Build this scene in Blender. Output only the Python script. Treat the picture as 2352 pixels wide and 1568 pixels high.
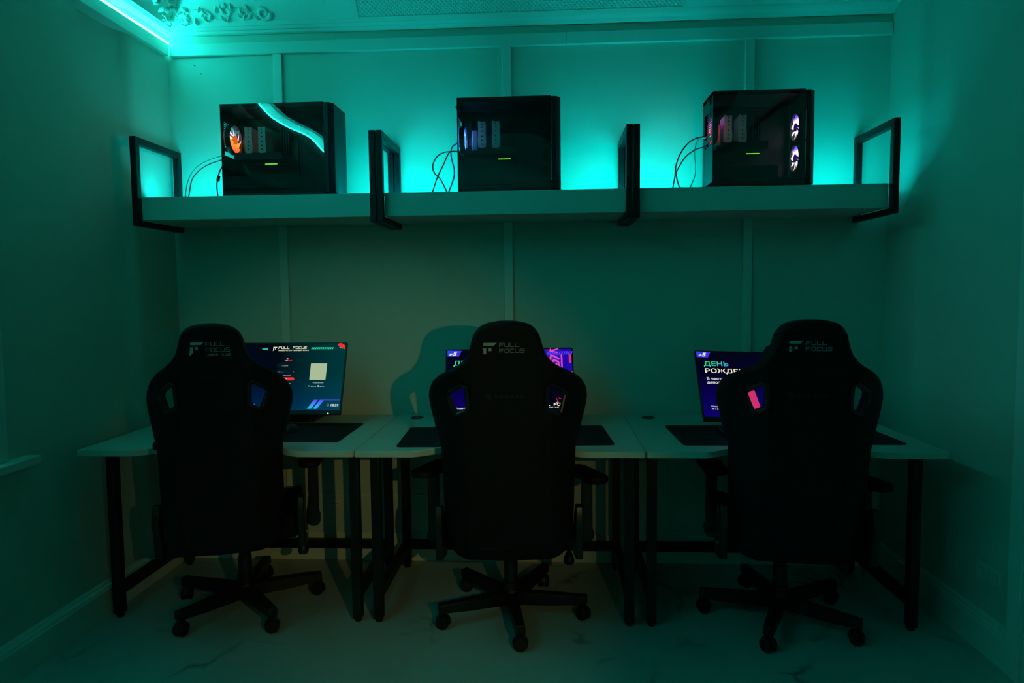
import bpy, bmesh, math, random
from mathutils import Vector, Matrix, Euler
from math import sin, cos, pi, radians as R
random.seed(4)
for o in list(bpy.data.objects): bpy.data.objects.remove(o)
SC = bpy.context.scene
COL = SC.collection

# ------------------------------------------------------------------ camera
cam = bpy.data.cameras.new('camera'); cam.sensor_width = 36; cam.lens = 24.0; cam.clip_start = .05
camo = bpy.data.objects.new('camera', cam); COL.objects.link(camo); SC.camera = camo
def set_cam(loc, yaw, pitch, roll):
    F = Vector((-sin(yaw)*cos(pitch), cos(yaw)*cos(pitch), sin(pitch)))
    Rt = Vector((cos(yaw), sin(yaw), 0)); U = Rt.cross(F)
    R2 = Rt*cos(roll) + U*sin(roll); U2 = -Rt*sin(roll) + U*cos(roll)
    m = Matrix((R2, U2, -F)).transposed().to_4x4(); m.translation = loc
    camo.matrix_world = m
set_cam(Vector((0, -3.541, 1.41)), .0572, -.0684, -.0103)

# ------------------------------------------------------------------ world, view
w = bpy.data.worlds.new('world'); SC.world = w; w.use_nodes = True
w.node_tree.nodes['Background'].inputs[0].default_value = (0, 0, 0, 1)
w.node_tree.nodes['Background'].inputs[1].default_value = 0
SC.view_settings.view_transform = 'Standard'; SC.view_settings.look = 'None'
SC.view_settings.gamma = 1; SC.view_settings.use_curve_mapping = False
SC.view_settings.exposure = 0.0

# ------------------------------------------------------------------ lights: strengths of the LED strips and the warm lamp by the camera
LED_COL = (.002, 1.0, 1.16)
LED_CEIL = 55.0
LED_SHELF = 104.0
WARM_W = 36.0
lamp = bpy.data.lights.new('warm_lamp', 'SPOT'); lamp.energy = WARM_W; lamp.color = (.9, .72, .22)
lamp.spot_size = R(42); lamp.spot_blend = 1.0; lamp.shadow_soft_size = .012
lampo = bpy.data.objects.new('warm_lamp', lamp); COL.objects.link(lampo)
lampo.location = (.62, -3.60, 1.47)
lampo.rotation_euler = (Vector((-.88, 0, .38)) - Vector(lampo.location)).to_track_quat('-Z', 'Y').to_euler()

# ------------------------------------------------------------------ materials
def new_mat(name):
    m = bpy.data.materials.new(name); m.use_nodes = True
    return m, m.node_tree.nodes, m.node_tree.links
def mat(name, col, rough=.6, metal=0., noise=0., nscale=20., bump=0., bscale=60., spec=.5, coat=0.):
    m, n, l = new_mat(name); p = n['Principled BSDF']
    p.inputs['Base Color'].default_value = (*col, 1); p.inputs['Roughness'].default_value = rough
    p.inputs['Metallic'].default_value = metal; p.inputs['Specular IOR Level'].default_value = spec
    p.inputs['Coat Weight'].default_value = coat
    tc = n.new('ShaderNodeTexCoord')
    if noise:
        t = n.new('ShaderNodeTexNoise'); t.inputs['Scale'].default_value = nscale; t.inputs['Detail'].default_value = 4
        l.new(tc.outputs['Object'], t.inputs['Vector'])
        r = n.new('ShaderNodeMapRange'); r.inputs[3].default_value = 1-noise; r.inputs[4].default_value = 1+noise
        l.new(t.outputs['Fac'], r.inputs[0])
        mx = n.new('ShaderNodeVectorMath'); mx.operation = 'SCALE'; mx.inputs[0].default_value = col
        l.new(r.outputs[0], mx.inputs['Scale']); l.new(mx.outputs[0], p.inputs['Base Color'])
    if bump:
        t = n.new('ShaderNodeTexNoise'); t.inputs['Scale'].default_value = bscale; t.inputs['Detail'].default_value = 5
        l.new(tc.outputs['Object'], t.inputs['Vector'])
        b = n.new('ShaderNodeBump'); b.inputs['Strength'].default_value = bump; b.inputs['Distance'].default_value = .002
        l.new(t.outputs['Fac'], b.inputs['Height']); l.new(b.outputs[0], p.inputs['Normal'])
    return m
def emis(name, col, s=1.0):
    m, n, l = new_mat(name); n.remove(n['Principled BSDF'])
    e = n.new('ShaderNodeEmission'); e.inputs[0].default_value = (*col, 1); e.inputs[1].default_value = s
    l.new(e.outputs[0], n['Material Output'].inputs[0]); return m
def srgb(r, g, b):
    f = lambda c: (c/255/12.92) if c/255 <= .04045 else ((c/255+.055)/1.055)**2.4
    return (f(r), f(g), f(b))
def grad_emis(name, axis, a, b, stops, s=1.0):
    """emission with a colour ramp along a local axis (0 x, 2 z) from a to b"""
    m, n, l = new_mat(name); n.remove(n['Principled BSDF'])
    tc = n.new('ShaderNodeTexCoord'); sp = n.new('ShaderNodeSeparateXYZ'); l.new(tc.outputs['Object'], sp.inputs[0])
    r = n.new('ShaderNodeMapRange'); r.inputs[1].default_value = a; r.inputs[2].default_value = b
    l.new(sp.outputs[axis], r.inputs[0])
    cr = n.new('ShaderNodeValToRGB'); e0 = cr.color_ramp.elements
    while len(e0) < len(stops): e0.new(.5)
    for i, (p_, c) in enumerate(stops): e0[i].position = p_; e0[i].color = (*c, 1)
    l.new(r.outputs[0], cr.inputs[0])
    e = n.new('ShaderNodeEmission'); e.inputs[1].default_value = s
    l.new(cr.outputs[0], e.inputs[0]); l.new(e.outputs[0], n['Material Output'].inputs[0]); return m

M = {}
M['wall'] = mat('painted_wall', (.52, .59, .48), .75, noise=.02, nscale=3, bump=.08, bscale=90)
M['trim'] = mat('white_gloss_paint', (.66, .73, .62), .45, bump=.05, bscale=40)
M['plaster'] = mat('ceiling_plaster', (.66, .73, .62), .7, bump=.06, bscale=70)
M['laminate'] = mat('white_laminate', (.50, .56, .47), .38, noise=.02, nscale=8)
M['shelf_board'] = mat('shelf_laminate', (.56, .63, .54), .5, noise=.02, nscale=8)
M['black_steel'] = mat('black_powder_coat', (.006, .0065, .0065), .45, bump=.15, bscale=400, spec=.3)
M['leather'] = mat('black_faux_leather', (.0045, .0055, .0055), .65, bump=.5, bscale=220, spec=.16)
M['leather2'] = mat('black_leather_panel', (.007, .0085, .008), .62, bump=.5, bscale=220, spec=.18)
M['plastic'] = mat('black_plastic', (.010, .011, .011), .38, spec=.4)
M['rubber'] = mat('black_rubber', (.008, .008, .008), .6, spec=.3)
M['chrome'] = mat('chrome', (.6, .6, .6), .2, metal=1)
M['thread'] = mat('pale_embroidery', (.36, .44, .40), .8, noise=.1, nscale=300)
M['pad'] = mat('black_cloth_pad', (.012, .014, .015), .85, noise=.15, nscale=60, bump=.3, bscale=600, spec=.2)
M['padprint'] = mat('grey_pad_print', (.10, .12, .12), .7)
M['case'] = mat('black_case_steel', (.012, .014, .015), .45, bump=.05, bscale=300, spec=.35)
M['board'] = mat('dark_circuit_board', (.006, .007, .008), .5, noise=.4, nscale=60)
M['alu'] = mat('brushed_aluminium_fins', (.94, .97, .94), .5, noise=.05, nscale=50)
M['white_cable'] = mat('white_cable', (.75, .8, .78), .5)
M['grey_cable'] = mat('grey_cable', (.12, .15, .15), .5)
M['blue_cable'] = mat('blue_cable', (.02, .10, .45), .5)
M['black_cable'] = mat('black_cable', (.01, .012, .012), .5)
M['socket'] = mat('ivory_socket', (.7, .68, .6), .35)
M['dark_gap'] = mat('dark_gap', (.02, .02, .02), .8)

# floor: pale marble with dark wandering veins
def floor_mat():
    m, n, l = new_mat('marble_floor'); p = n['Principled BSDF']
    tc = n.new('ShaderNodeTexCoord'); nz = n.new('ShaderNodeTexNoise'); nz.inputs['Scale'].default_value = 1.7; nz.inputs['Detail'].default_value = 6
    l.new(tc.outputs['Object'], nz.inputs['Vector'])
    mx = n.new('ShaderNodeMix'); mx.data_type = 'VECTOR'; mx.inputs[0].default_value = .42
    l.new(tc.outputs['Object'], mx.inputs[4]); l.new(nz.outputs['Color'], mx.inputs[5])
    vo = n.new('ShaderNodeTexVoronoi'); vo.feature = 'DISTANCE_TO_EDGE'; vo.inputs['Scale'].default_value = 3.1
    l.new(mx.outputs[1], vo.inputs['Vector'])
    r = n.new('ShaderNodeMapRange'); r.inputs[1].default_value = 0; r.inputs[2].default_value = .035; r.inputs[3].default_value = .0; r.inputs[4].default_value = 1
    l.new(vo.outputs['Distance'], r.inputs[0])
    n2 = n.new('ShaderNodeTexNoise'); n2.inputs['Scale'].default_value = 2.3; n2.inputs['Detail'].default_value = 3
    l.new(tc.outputs['Object'], n2.inputs['Vector'])
    gt = n.new('ShaderNodeMapRange'); gt.inputs[1].default_value = .50; gt.inputs[2].default_value = .66
    l.new(n2.outputs['Fac'], gt.inputs[0])
    inv = n.new('ShaderNodeMath'); inv.operation = 'SUBTRACT'; inv.inputs[0].default_value = 1; l.new(r.outputs[0], inv.inputs[1])
    mu = n.new('ShaderNodeMath'); mu.operation = 'MULTIPLY'; l.new(inv.outputs[0], mu.inputs[0]); l.new(gt.outputs[0], mu.inputs[1])
    cm = n.new('ShaderNodeMix'); cm.data_type = 'RGBA'; cm.inputs[6].default_value = (.42, .47, .42, 1); cm.inputs[7].default_value = (.10, .115, .10, 1)
    l.new(mu.outputs[0], cm.inputs[0])
    cl = n.new('ShaderNodeMix'); cl.data_type = 'RGBA'; cl.blend_type = 'MULTIPLY'; cl.inputs[0].default_value = 1
    r3 = n.new('ShaderNodeMapRange'); r3.inputs[3].default_value = .72; r3.inputs[4].default_value = 1.1; l.new(nz.outputs['Fac'], r3.inputs[0])
    l.new(cm.outputs[2], cl.inputs[6]); l.new(r3.outputs[0], cl.inputs[7])
    l.new(cl.outputs[2], p.inputs['Base Color']); p.inputs['Roughness'].default_value = .38
    return m
M['floor'] = floor_mat()
# ceiling lattice plaster: diagonal raised net
def lattice_mat():
    m, n, l = new_mat('lattice_plaster'); p = n['Principled BSDF']
    p.inputs['Base Color'].default_value = (.66, .73, .62, 1); p.inputs['Roughness'].default_value = .7
    tc = n.new('ShaderNodeTexCoord'); mp = n.new('ShaderNodeMapping'); mp.inputs['Rotation'].default_value = (R(50), 0, R(45))
    l.new(tc.outputs['Object'], mp.inputs['Vector'])
    outs = []
    for ax in ('X', 'Y'):
        wv = n.new('ShaderNodeTexWave'); wv.bands_direction = ax; wv.inputs['Scale'].default_value = 21; wv.inputs['Distortion'].default_value = 0
        l.new(mp.outputs[0], wv.inputs['Vector']); outs.append(wv)
    mxm = n.new('ShaderNodeMath'); mxm.operation = 'MAXIMUM'; l.new(outs[0].outputs['Fac'], mxm.inputs[0]); l.new(outs[1].outputs['Fac'], mxm.inputs[1])
    b = n.new('ShaderNodeBump'); b.inputs['Strength'].default_value = 1; b.inputs['Distance'].default_value = .004
    l.new(mxm.outputs[0], b.inputs['Height']); l.new(b.outputs[0], p.inputs['Normal'])
    return m
M['lattice'] = lattice_mat()
# tinted tempered glass of the computer cases
def glass_mat():
    m, n, l = new_mat('tinted_glass'); n.remove(n['Principled BSDF'])
    tr = n.new('ShaderNodeBsdfTransparent'); tr.inputs[0].default_value = (.90, .91, .92, 1)
    gl = n.new('ShaderNodeBsdfGlossy'); gl.inputs['Roughness'].default_value = .015; gl.inputs[0].default_value = (.9, .9, .9, 1)
    fr = n.new('ShaderNodeFresnel'); fr.inputs[0].default_value = 1.55
    tc = n.new('ShaderNodeTexCoord'); nz = n.new('ShaderNodeTexNoise'); nz.inputs['Scale'].default_value = 3.6; nz.inputs['Detail'].default_value = 0
    l.new(tc.outputs['Object'], nz.inputs['Vector'])
    b = n.new('ShaderNodeBump'); b.inputs['Strength'].default_value = .25; b.inputs['Distance'].default_value = .02
    l.new(nz.outputs['Fac'], b.inputs['Height']); l.new(b.outputs[0], gl.inputs['Normal'])
    mx = n.new('ShaderNodeMixShader'); l.new(fr.outputs[0], mx.inputs[0]); l.new(tr.outputs[0], mx.inputs[1]); l.new(gl.outputs[0], mx.inputs[2])
    l.new(mx.outputs[0], n['Material Output'].inputs[0]); return m
M['glass'] = glass_mat()
M['led'] = emis('led_diffuser', (.016, 1.0, 1.04), LED_CEIL)
M['led_shelf'] = emis('led_diffuser_shelf', LED_COL, LED_SHELF)
M['green_led'] = emis('green_light_bar', srgb(120, 235, 60), 1.3)

# ------------------------------------------------------------------ mesh helpers
def smoothstep(t): t = max(0, min(1, t)); return t*t*(3-2*t)
class G:
    def __init__(s): s.v = []; s.f = []; s.m = []
    def add(s, vs, fs, mi=0, T=None):
        o = len(s.v)
        for p in vs: s.v.append(tuple(T @ Vector(p)) if T else tuple(p))
        for f in fs: s.f.append(tuple(i+o for i in f)); s.m.append(mi)
        return s
    def box(s, x0, x1, y0, y1, z0, z1, mi=0, T=None):
        return s.add([(x0,y0,z0),(x1,y0,z0),(x1,y1,z0),(x0,y1,z0),(x0,y0,z1),(x1,y0,z1),(x1,y1,z1),(x0,y1,z1)],
                     [(0,3,2,1),(4,5,6,7),(0,1,5,4),(1,2,6,5),(2,3,7,6),(3,0,4,7)], mi, T)
    def prism(s, poly, a, b, axis='z', mi=0, T=None):
        """extrude a 2-D polygon (ccw seen from +axis) from a to b along the axis"""
        n = len(poly)
        def mk(p, t):
            return {'z': (p[0], p[1], t), 'y': (p[0], t, p[1]), 'x': (t, p[0], p[1])}[axis]
        vs = [mk(p, a) for p in poly] + [mk(p, b) for p in poly]
        fs = [tuple(range(n-1, -1, -1)), tuple(range(n, 2*n))] + [(i, (i+1) % n, n+(i+1) % n, n+i) for i in range(n)]
        return s.add(vs, fs, mi, T)
    def cyl(s, p0, p1, r0, r1=None, n=16, mi=0, T=None, caps=True):
        r1 = r0 if r1 is None else r1; p0 = Vector(p0); p1 = Vector(p1)
        q = (p1-p0).to_track_quat('Z', 'Y'); vs = []
        for c, r in ((p0, r0), (p1, r1)):
            for i in range(n): vs.append(c + q @ Vector((r*cos(2*pi*i/n), r*sin(2*pi*i/n), 0)))
        fs = [(i, (i+1) % n, n+(i+1) % n, n+i) for i in range(n)]
        if caps: fs += [tuple(range(n-1, -1, -1)), tuple(range(n, 2*n))]
        return s.add(vs, fs, mi, T)
    def tube(s, pts, r, n=8, mi=0, T=None, closed=False, rs=None, flat=1.0):
        pts = [Vector(p) for p in pts]; N = len(pts); vs = []; up = Vector((.123, .2, .97)).normalized()
        for i, p in enumerate(pts):
            t = (pts[(i+1) % N if closed else min(i+1, N-1)] - pts[i-1 if (closed or i) else 0]).normalized()
            a = up.cross(t); a = a.normalized() if a.length > 1e-5 else Vector((1,0,0)); b = t.cross(a)
            rr = rs[i] if rs else r
            for k in range(n): vs.append(p + a*rr*cos(2*pi*k/n) + b*rr*flat*sin(2*pi*k/n))
        fs = []
        for i in range(N if closed else N-1):
            j = (i+1) % N
            for k in range(n): fs.append((i*n+k, i*n+(k+1) % n, j*n+(k+1) % n, j*n+k))
        if not closed: fs += [tuple(range(n-1, -1, -1)), tuple((N-1)*n+k for k in range(n))]
        return s.add(vs, fs, mi, T)
    def lathe(s, prof, n=20, mi=0, T=None, c=(0,0,0)):
        vs = []
        for r, z in prof:
            for k in range(n): vs.append((c[0]+r*cos(2*pi*k/n), c[1]+r*sin(2*pi*k/n), c[2]+z))
        fs = []
        for i in range(len(prof)-1):
            for k in range(n): fs.append((i*n+k, i*n+(k+1) % n, (i+1)*n+(k+1) % n, (i+1)*n+k))
        fs += [tuple(range(n-1, -1, -1)), tuple((len(prof)-1)*n+k for k in range(n))]
        return s.add(vs, fs, mi, T)
    def quad(s, a, b, c, d, mi=0): return s.add([a, b, c, d], [(0,1,2,3)], mi)
    def build(s, name, mats, parent=None, bevel=0., seg=2, smooth=True, loc=None, rot=None, subd=0):
        me = bpy.data.meshes.new(name); me.from_pydata(s.v, [], s.f)
        for m_ in (mats if isinstance(mats, (list, tuple)) else [mats]): me.materials.append(m_)
        for p, mi in zip(me.polygons, s.m): p.material_index = mi; p.use_smooth = smooth
        me.update()
        if smooth:
            try: me.set_sharp_from_angle(angle=R(38))
            except Exception: pass
        o = bpy.data.objects.new(name, me); COL.objects.link(o)
        if bevel:
            b = o.modifiers.new('bevel', 'BEVEL'); b.width = bevel; b.segments = seg; b.limit_method = 'ANGLE'; b.angle_limit = R(35)
        if subd:
            sb = o.modifiers.new('subdivision', 'SUBSURF'); sb.levels = subd; sb.render_levels = subd
        if parent: o.parent = parent
        if loc: o.location = loc
        if rot: o.rotation_euler = rot
        return o
def empty(name, loc, rz=0.): 
    o = bpy.data.objects.new(name, None); COL.objects.link(o); o.location = loc; o.rotation_euler = (0, 0, rz)
    o.empty_display_size = .1; return o
def tag(o, label, cat, group=None, kind=None):
    o['label'] = label; o['category'] = cat
    if group: o['group'] = group
    if kind: o['kind'] = kind
    return o
def struct(o): o['kind'] = 'structure'; return o
def copy_tree(o, parent=None):
    c = o.copy(); COL.objects.link(c); c.parent = parent
    for ch in list(o.children): copy_tree(ch, c)
    return c
def mesh_of(ob):
    dg = bpy.context.evaluated_depsgraph_get(); dg.update()
    return bpy.data.meshes.new_from_object(ob.evaluated_get(dg))
def spline(pts, k=8):
    """Catmull-Rom through the points"""
    P = [Vector(p) for p in pts]; P = [P[0]*2-P[1]] + P + [P[-1]*2-P[-2]]; out = []
    for i in range(1, len(P)-2):
        for j in range(k):
            t = j/k; a, b, c, d = P[i-1:i+3]
            out.append(.5*((2*b)+(c-a)*t+(2*a-5*b+4*c-d)*t*t+(3*b-a-3*c+d)*t**3))
    out.append(P[-2]); return out

# ================================================================== ROOM
XL, XR, YF, ZC = -1.985, 1.677, -4.3, 2.79
ZFB, ZFT = 2.657, 2.717            # fascia board under the ceiling
struct(G().box(-2.4, 2.1, YF-.1, .15, -.1, 0).build('floor', M['floor'], smooth=False))
struct(G().box(-2.4, 2.1, 0, .12, 0, 3.1).build('wall_back', M['wall'], smooth=False))
struct(G().box(-2.4, 2.1, YF-.12, YF, 0, 3.1).build('wall_front', mat('white_front_wall', (.80, .86, .76), .8, bump=.08, bscale=90), smooth=False))
def side_wall(name, X0, sg, prof, back):
    """prof: (recess, y) pairs; the recess beyond the shelf corner is shallow at the floor, full above one metre"""
    g = G(); zs = [0, .15, .4, .7, 1.0, 3.1]; n = len(prof); vs = []
    for z in zs:
        k = .30+.70*smoothstep(z/1.0)
        for r_, y in prof: vs.append((X0+sg*r_*k, y, z))
        vs += [(back, YF, z), (back, 0, z)]
    m_ = n+2; fs = []
    for i in range(len(zs)-1):
        for j in range(m_):
            q = (i*m_+j, i*m_+(j+1) % m_, (i+1)*m_+(j+1) % m_, (i+1)*m_+j); fs.append(q if sg < 0 else q[::-1])
    g.add(vs, fs); return struct(g.build(name, M['wall']))
side_wall('wall_left', XL, -1, [(0, 0), (0, -.300), (.002, -.330), (.009, -.352), (.020, -.372), (.032, -.40), (.042, -.46), (.055, -.58), (.066, -.75), (.068, -1.0), (.068, YF)], -2.4)
side_wall('wall_right', XR, 1, [(0, 0), (0, -.235), (.002, -.265), (.010, -.288), (.024, -.306), (.038, -.335), (.046, -.40), (.056, -.55), (.062, -.75), (.064, -1.0), (.064, YF)], 2.1)
# flat ceiling and a sloping cove all round it; the back cove carries a lattice field
CA = R(50); CX0, CX1, CY0, CY1, CZ = XL+.058, XR-.004, -.060, YF+.06, 2.782
cg = G(); cg.box(-2.4, 2.1, YF-.1, .12, 3.02, 3.10, 2)
def cove_loop(q): o_, z = q*cos(CA), CZ+q*sin(CA); return [(CX0+o_, CY0-o_, z), (CX1-o_, CY0-o_, z), (CX1-o_, CY1+o_, z), (CX0+o_, CY1+o_, z)]
QS = [0, .022, .20, .314]
LP = [cove_loop(q) for q in QS]
for i in range(3):
    A_, B_ = LP[i], LP[i+1]
    for k in (1, 2, 3): cg.add([A_[k], A_[(k+1) % 4], B_[(k+1) % 4], B_[k]], [(0, 1, 2, 3)])
    xs = [None, -.955, .655, None]
    ya, za, yb, zb = A_[0][1], A_[0][2], B_[0][1], B_[0][2]
    xa = [A_[0][0], -.955, .655, A_[1][0]]; xb = [B_[0][0], -.955, .655, B_[1][0]]
    for j in range(3): cg.add([(xa[j], ya, za), (xa[j+1], ya, za), (xb[j+1], yb, zb), (xb[j], yb, zb)], [(0, 1, 2, 3)], 1 if (i == 1 and j == 1) else 0)
# thin raised frame round the lattice field
def cv(x, q, h=0.): return (x, CY0-q*cos(CA)-h*sin(CA), CZ+q*sin(CA)-h*cos(CA))
for (x0_, q0, x1_, q1) in ((-.96, .016, .66, .024), (-.96, .196, .66, .204), (-.96, .02, -.950, .20), (.650, .02, .66, .20)):
    cg.add([cv(x0_, q0, -.001), cv(x1_, q0, -.001), cv(x1_, q1, -.001), cv(x0_, q1, -.001), cv(x0_, q0, .003), cv(x1_, q0, .003), cv(x1_, q1, .003), cv(x0_, q1, .003)],
           [(4,5,6,7), (0,1,5,4), (1,2,6,5), (2,3,7,6), (3,0,4,7)])
struct(cg.build('ceiling', [M['plaster'], M['lattice'], mat('grey_ceiling_panel', (.24, .27, .23), .8, bump=.05)], smooth=False))
# fascia boards (white gloss) and cornice ridges
struct(G().box(XL-.05, XL+.022, YF, -.024, ZFB, ZFT).build('trim_1', M['trim'], bevel=.003))
fb = G(); fb.box(XL+.024, .083, -.022, .0, ZFB, ZFT); fb.box(.085, XR-.004, -.022, .0, ZFB, ZFT)
struct(fb.build('trim_2', M['trim'], bevel=.003))
cr = G()
cr.prism([(-.0, ZC+.01), (-.0, ZC-.030), (-.012, ZC-.032), (-.024, ZC-.028), (-.030, ZC-.018), (-.036, ZC-.016), (-.042, ZC-.020), (-.050, ZC-.016), (-.056, ZC-.007), (-.064, ZC-.009), (-.070, ZC-.004), (-.074, ZC+.01)], XL, XR, 'x')
struct(cr.build('trim_3', M['plaster']))
cl = G()
cl.prism([(XL-.05, ZC+.01), (XL-.05, ZC-.022), (XL+.012, ZC-.022), (XL+.022, ZC-.018), (XL+.034, ZC-.016), (XL+.044, ZC-.020), (XL+.052, ZC-.012), (XL+.062, ZC-.008), (XL+.066, ZC+.01)], YF, 0, 'y')
struct(cl.build('trim_4', M['plaster']))
# wall battens
for i, x in enumerate((-1.4205, -.2387, .971)):
    struct(G().box(x, x+.045, -.014, .0, .14, ZFB).build('trim_%d' % (5+i), M['trim'], bevel=.002))
struct(G().box(XL, -1.42, -.006, 0, .345, .353).box(-1.375, -.24, -.006, 0, .345, .353).build('trim_8', M['trim'], bevel=.001))
# baseboards with a stepped top
def bb_prof(t, h): return [(0, 0), (t, 0), (t, h*.78), (t*.82, h*.80), (t*.82, h*.86), (t*.6, h*.90), (t*.55, h*.96), (t*.3, h), (0, h)]
struct(G().prism([(-a, b) for a, b in bb_prof(.018, .145)][::-1], XL, XR, 'x').build('baseboard_back', M['trim']))
struct(G().prism([(-2.02+a, b) for a, b in bb_prof(.042, .15)], YF, -.0, 'y').build('baseboard_left', M['trim']))
struct(G().prism([(1.705-a, b) for a, b in bb_prof(.042, .145)][::-1], -1.02, -.0, 'y').build('baseboard_right', M['trim']))
# small dark screw heads left in the plaster under the fascia
for x, z, r, lb in ((-1.84, 2.615, .0028, 'dark nail head just under the fascia near the bright left corner'), (-1.807, 2.572, .0016, 'tiny dark screw head on the back wall, left one of a level pair'), (-1.77, 2.574, .0016, 'tiny dark screw head on the back wall, right one of a level pair')):
    tag(G().cyl((x, .0, z), (x, -.004, z), r, n=10).build('wall_screw', M['dark_gap']), lb, 'screw')

# window on the left wall (only its sill end and lining show) and door casing on the right
wx = XL-.058
wg = G(); wg.box(wx-.3, wx+.004, -2.60, -1.15, .80, .84); wg.box(wx-.01, wx+.018, -1.20, -1.135, .81, 2.25); wg.box(wx-.01, wx+.018, -2.65, -2.585, .81, 2.25); wg.box(wx-.01, wx+.018, -2.65, -1.135, 2.2, 2.26)
wo = struct(wg.build('window_1', M['trim'], bevel=.003))
so = G().box(wx-.02, wx+.055, -2.75, -1.02, .772, .806).build('window_sill', M['trim'], parent=wo, bevel=.004)
dg_ = G(); dg_.box(1.655, 1.71, -1.09, -1.02, 0, 2.1); dg_.box(1.655, 1.71, -2.1, -2.03, 0, 2.1); dg_.box(1.655, 1.71, -2.1, -1.02, 2.1, 2.17)
do = struct(dg_.build('door_1', M['trim'], bevel=.004))
G().box(1.668, 1.70, -2.03, -1.09, .01, .545).box(1.668, 1.70, -2.03, -1.09, .575, 2.1).build('door_leaf', M['trim'], parent=do, bevel=.004)

# ------------------------------------------------------------------ plaster scroll ornaments on the ceiling
def on_back(x, q, h): return Vector(cv(x, q, h))
def on_left(d, q, h): return Vector((CX0+q*cos(CA)+h*sin(CA), -d, CZ+q*sin(CA)-h*cos(CA)))
def scroll(g, F, cx, cy, r0, r1, turns, a0, sgn=1, rad=.008):
    pts = []; rs = []; N = int(26*turns)
    for i in range(N+1):
        t = i/N; r = r0+(r1-r0)*t; a = a0+sgn*turns*2*pi*t
        pts.append(F(cx+r*cos(a), cy+r*sin(a), .002)); rs.append(1.75*rad*(1.0-.55*t))
    g.tube(pts, rad, 8, rs=rs)
def leaf(g, F, x, y, a, L, wd):
    ca, sa = cos(a), sin(a); vs = []; n = 7
    for i in range(n+1):
        t = i/n; ww = wd*sin(pi*min(1, t*.92+.06)); h = .020*sin(pi*min(1, t*.9+.1))
        for k, (o_, hh) in enumerate(((-1, 0), (-.5, .6), (0, 1), (.5, .6), (1, 0))):
            px = L*t; py = ww*o_+.35*L*t*t*.4
            vs.append(F(x+px*ca-py*sa, y+px*sa+py*ca, h*hh-.001))
    g.add(vs, [(i*5+k, (i+1)*5+k, (i+1)*5+k+1, i*5+k+1) for i in range(n) for k in range(4)])
def run(g, F, x0, sg, y0, n=17, sc=1.0):
    X = lambda d: x0+sg*d*sc
    scroll(g, F, X(.19), y0-.008, .026, .006, 1.4, pi, -sg, .0055)
    scroll(g, F, X(.30), y0+.012, .030, .006, 1.1, pi/2, sg, .006)
    scroll(g, F, X(.39), y0+.0, .026, .006, 1.3, 0, -sg, .0055)
    scroll(g, F, X(.485), y0, .034, .008, 1.35, 0, -sg, .0075)
    for i in range(n):
        d = .085+.022*i; a = (pi/2 if i % 2 else -pi/2)+.7*sin(i*1.7)
        leaf(g, F, X(d), y0+(.006 if i % 2 else -.006)+.008*sin(i*2.3), a if sg > 0 else pi-a, .030+.014*abs(sin(i)), .011)
    g.tube(spline([F(X(.03), y0-.028, 0), F(X(.14), y0+.022, 0), F(X(.25), y0-.030, 0), F(X(.36), y0+.026, 0), F(X(.47), y0-.032, 0)], 8), .0045, 8)
def rosette(g, F, x, y, r):
    scroll(g, F, x, y, r, r, 1.0, 0, 1, .006); scroll(g, F, x, y, r*.62, r*.62, 1.0, 0, 1, .004)
    for i in range(12): leaf(g, F, x+r*1.1*cos(i*pi/6), y+r*1.1*sin(i*pi/6), i*pi/6, r*.55, .006)
og = G(); run(og, on_back, CX0+.02, 1, .062); rosette(og, on_back, CX0+.085, .045, .022); run(og, on_left, .09, 1, .085, 15, .9); rosette(og, on_left, .125, .055, .032)
tag(og.build('ceiling_ornament', M['plaster']), 'white plaster scrollwork under the ceiling in the brightest left corner', 'ornament', 'plaster ceiling scrolls')
og = G(); run(og, on_back, CX1-.04, -1, .095); rosette(og, on_back, CX1-.12, .085, .03)
tag(og.build('ceiling_ornament', M['plaster']), 'dim plaster scrollwork under the ceiling at the right corner', 'ornament', 'plaster ceiling scrolls')

# ------------------------------------------------------------------ LED strips
lg = G(); lg.box(XL-.001, XL+.020, YF+.03, -.016, 2.7185, 2.7290)
st = tag(lg.build('led_strip', M['led'], smooth=False), 'glowing turquoise led strip along the left wall under the ceiling', 'led strip')
lg = G(); lg.prism([(-.262, 1.8885), (-.247, 1.8885), (-.247, 1.8895), (-.256, 1.8985), (-.262, 1.8985)], -1.925, 1.525, 'x', 1)
lg.m[4] = 0
tag(lg.build('led_strip', [M['led_shelf'], M['plastic']], smooth=False), 'turquoise led strip lying behind the computers on the wall shelves', 'led strip')

# ================================================================== WALL SHELVES
def wall_shelf(x0, x1, label):
    """x0, x1: outer faces of the two bracket frames"""
    r = empty('wall_shelf', ((x0+x1)/2, 0, 1.78)); c = (x0+x1)/2; t = .029
    tag(r, label, 'shelf', 'thick wall shelves in black loop brackets')
    G().box(x0-c+t, x1-c-t, -.367, -.003, 0, .108).build('board', M['shelf_board'], r, bevel=.002)
    for s0 in (x0-c, x1-c-t):
        g = G()
        za, zb = -.028, .388
        g.box(s0, s0+t, -.402, -.368, za, zb)            # front upright
        g.box(s0, s0+t, -.034, -.001, za, zb)            # rear upright
        g.box(s0, s0+t, -.368, -.034, zb-.034, zb)       # top bar
        g.box(s0, s0+t, -.368, -.034, za, za+.026)       # bottom bar
        b = g.build('bracket', M['black_steel'], r, bevel=.0025)
    return r
wall_shelf(-1.962, -.800, 'white wall shelf in black loop brackets carrying the computer with the orange fan glow')
wall_shelf(-.797, .3725, 'middle white wall shelf carrying the computer with the blue glow inside')
wall_shelf(.3755, 1.537, 'right white wall shelf carrying the computer with two white glowing fans')

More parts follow.
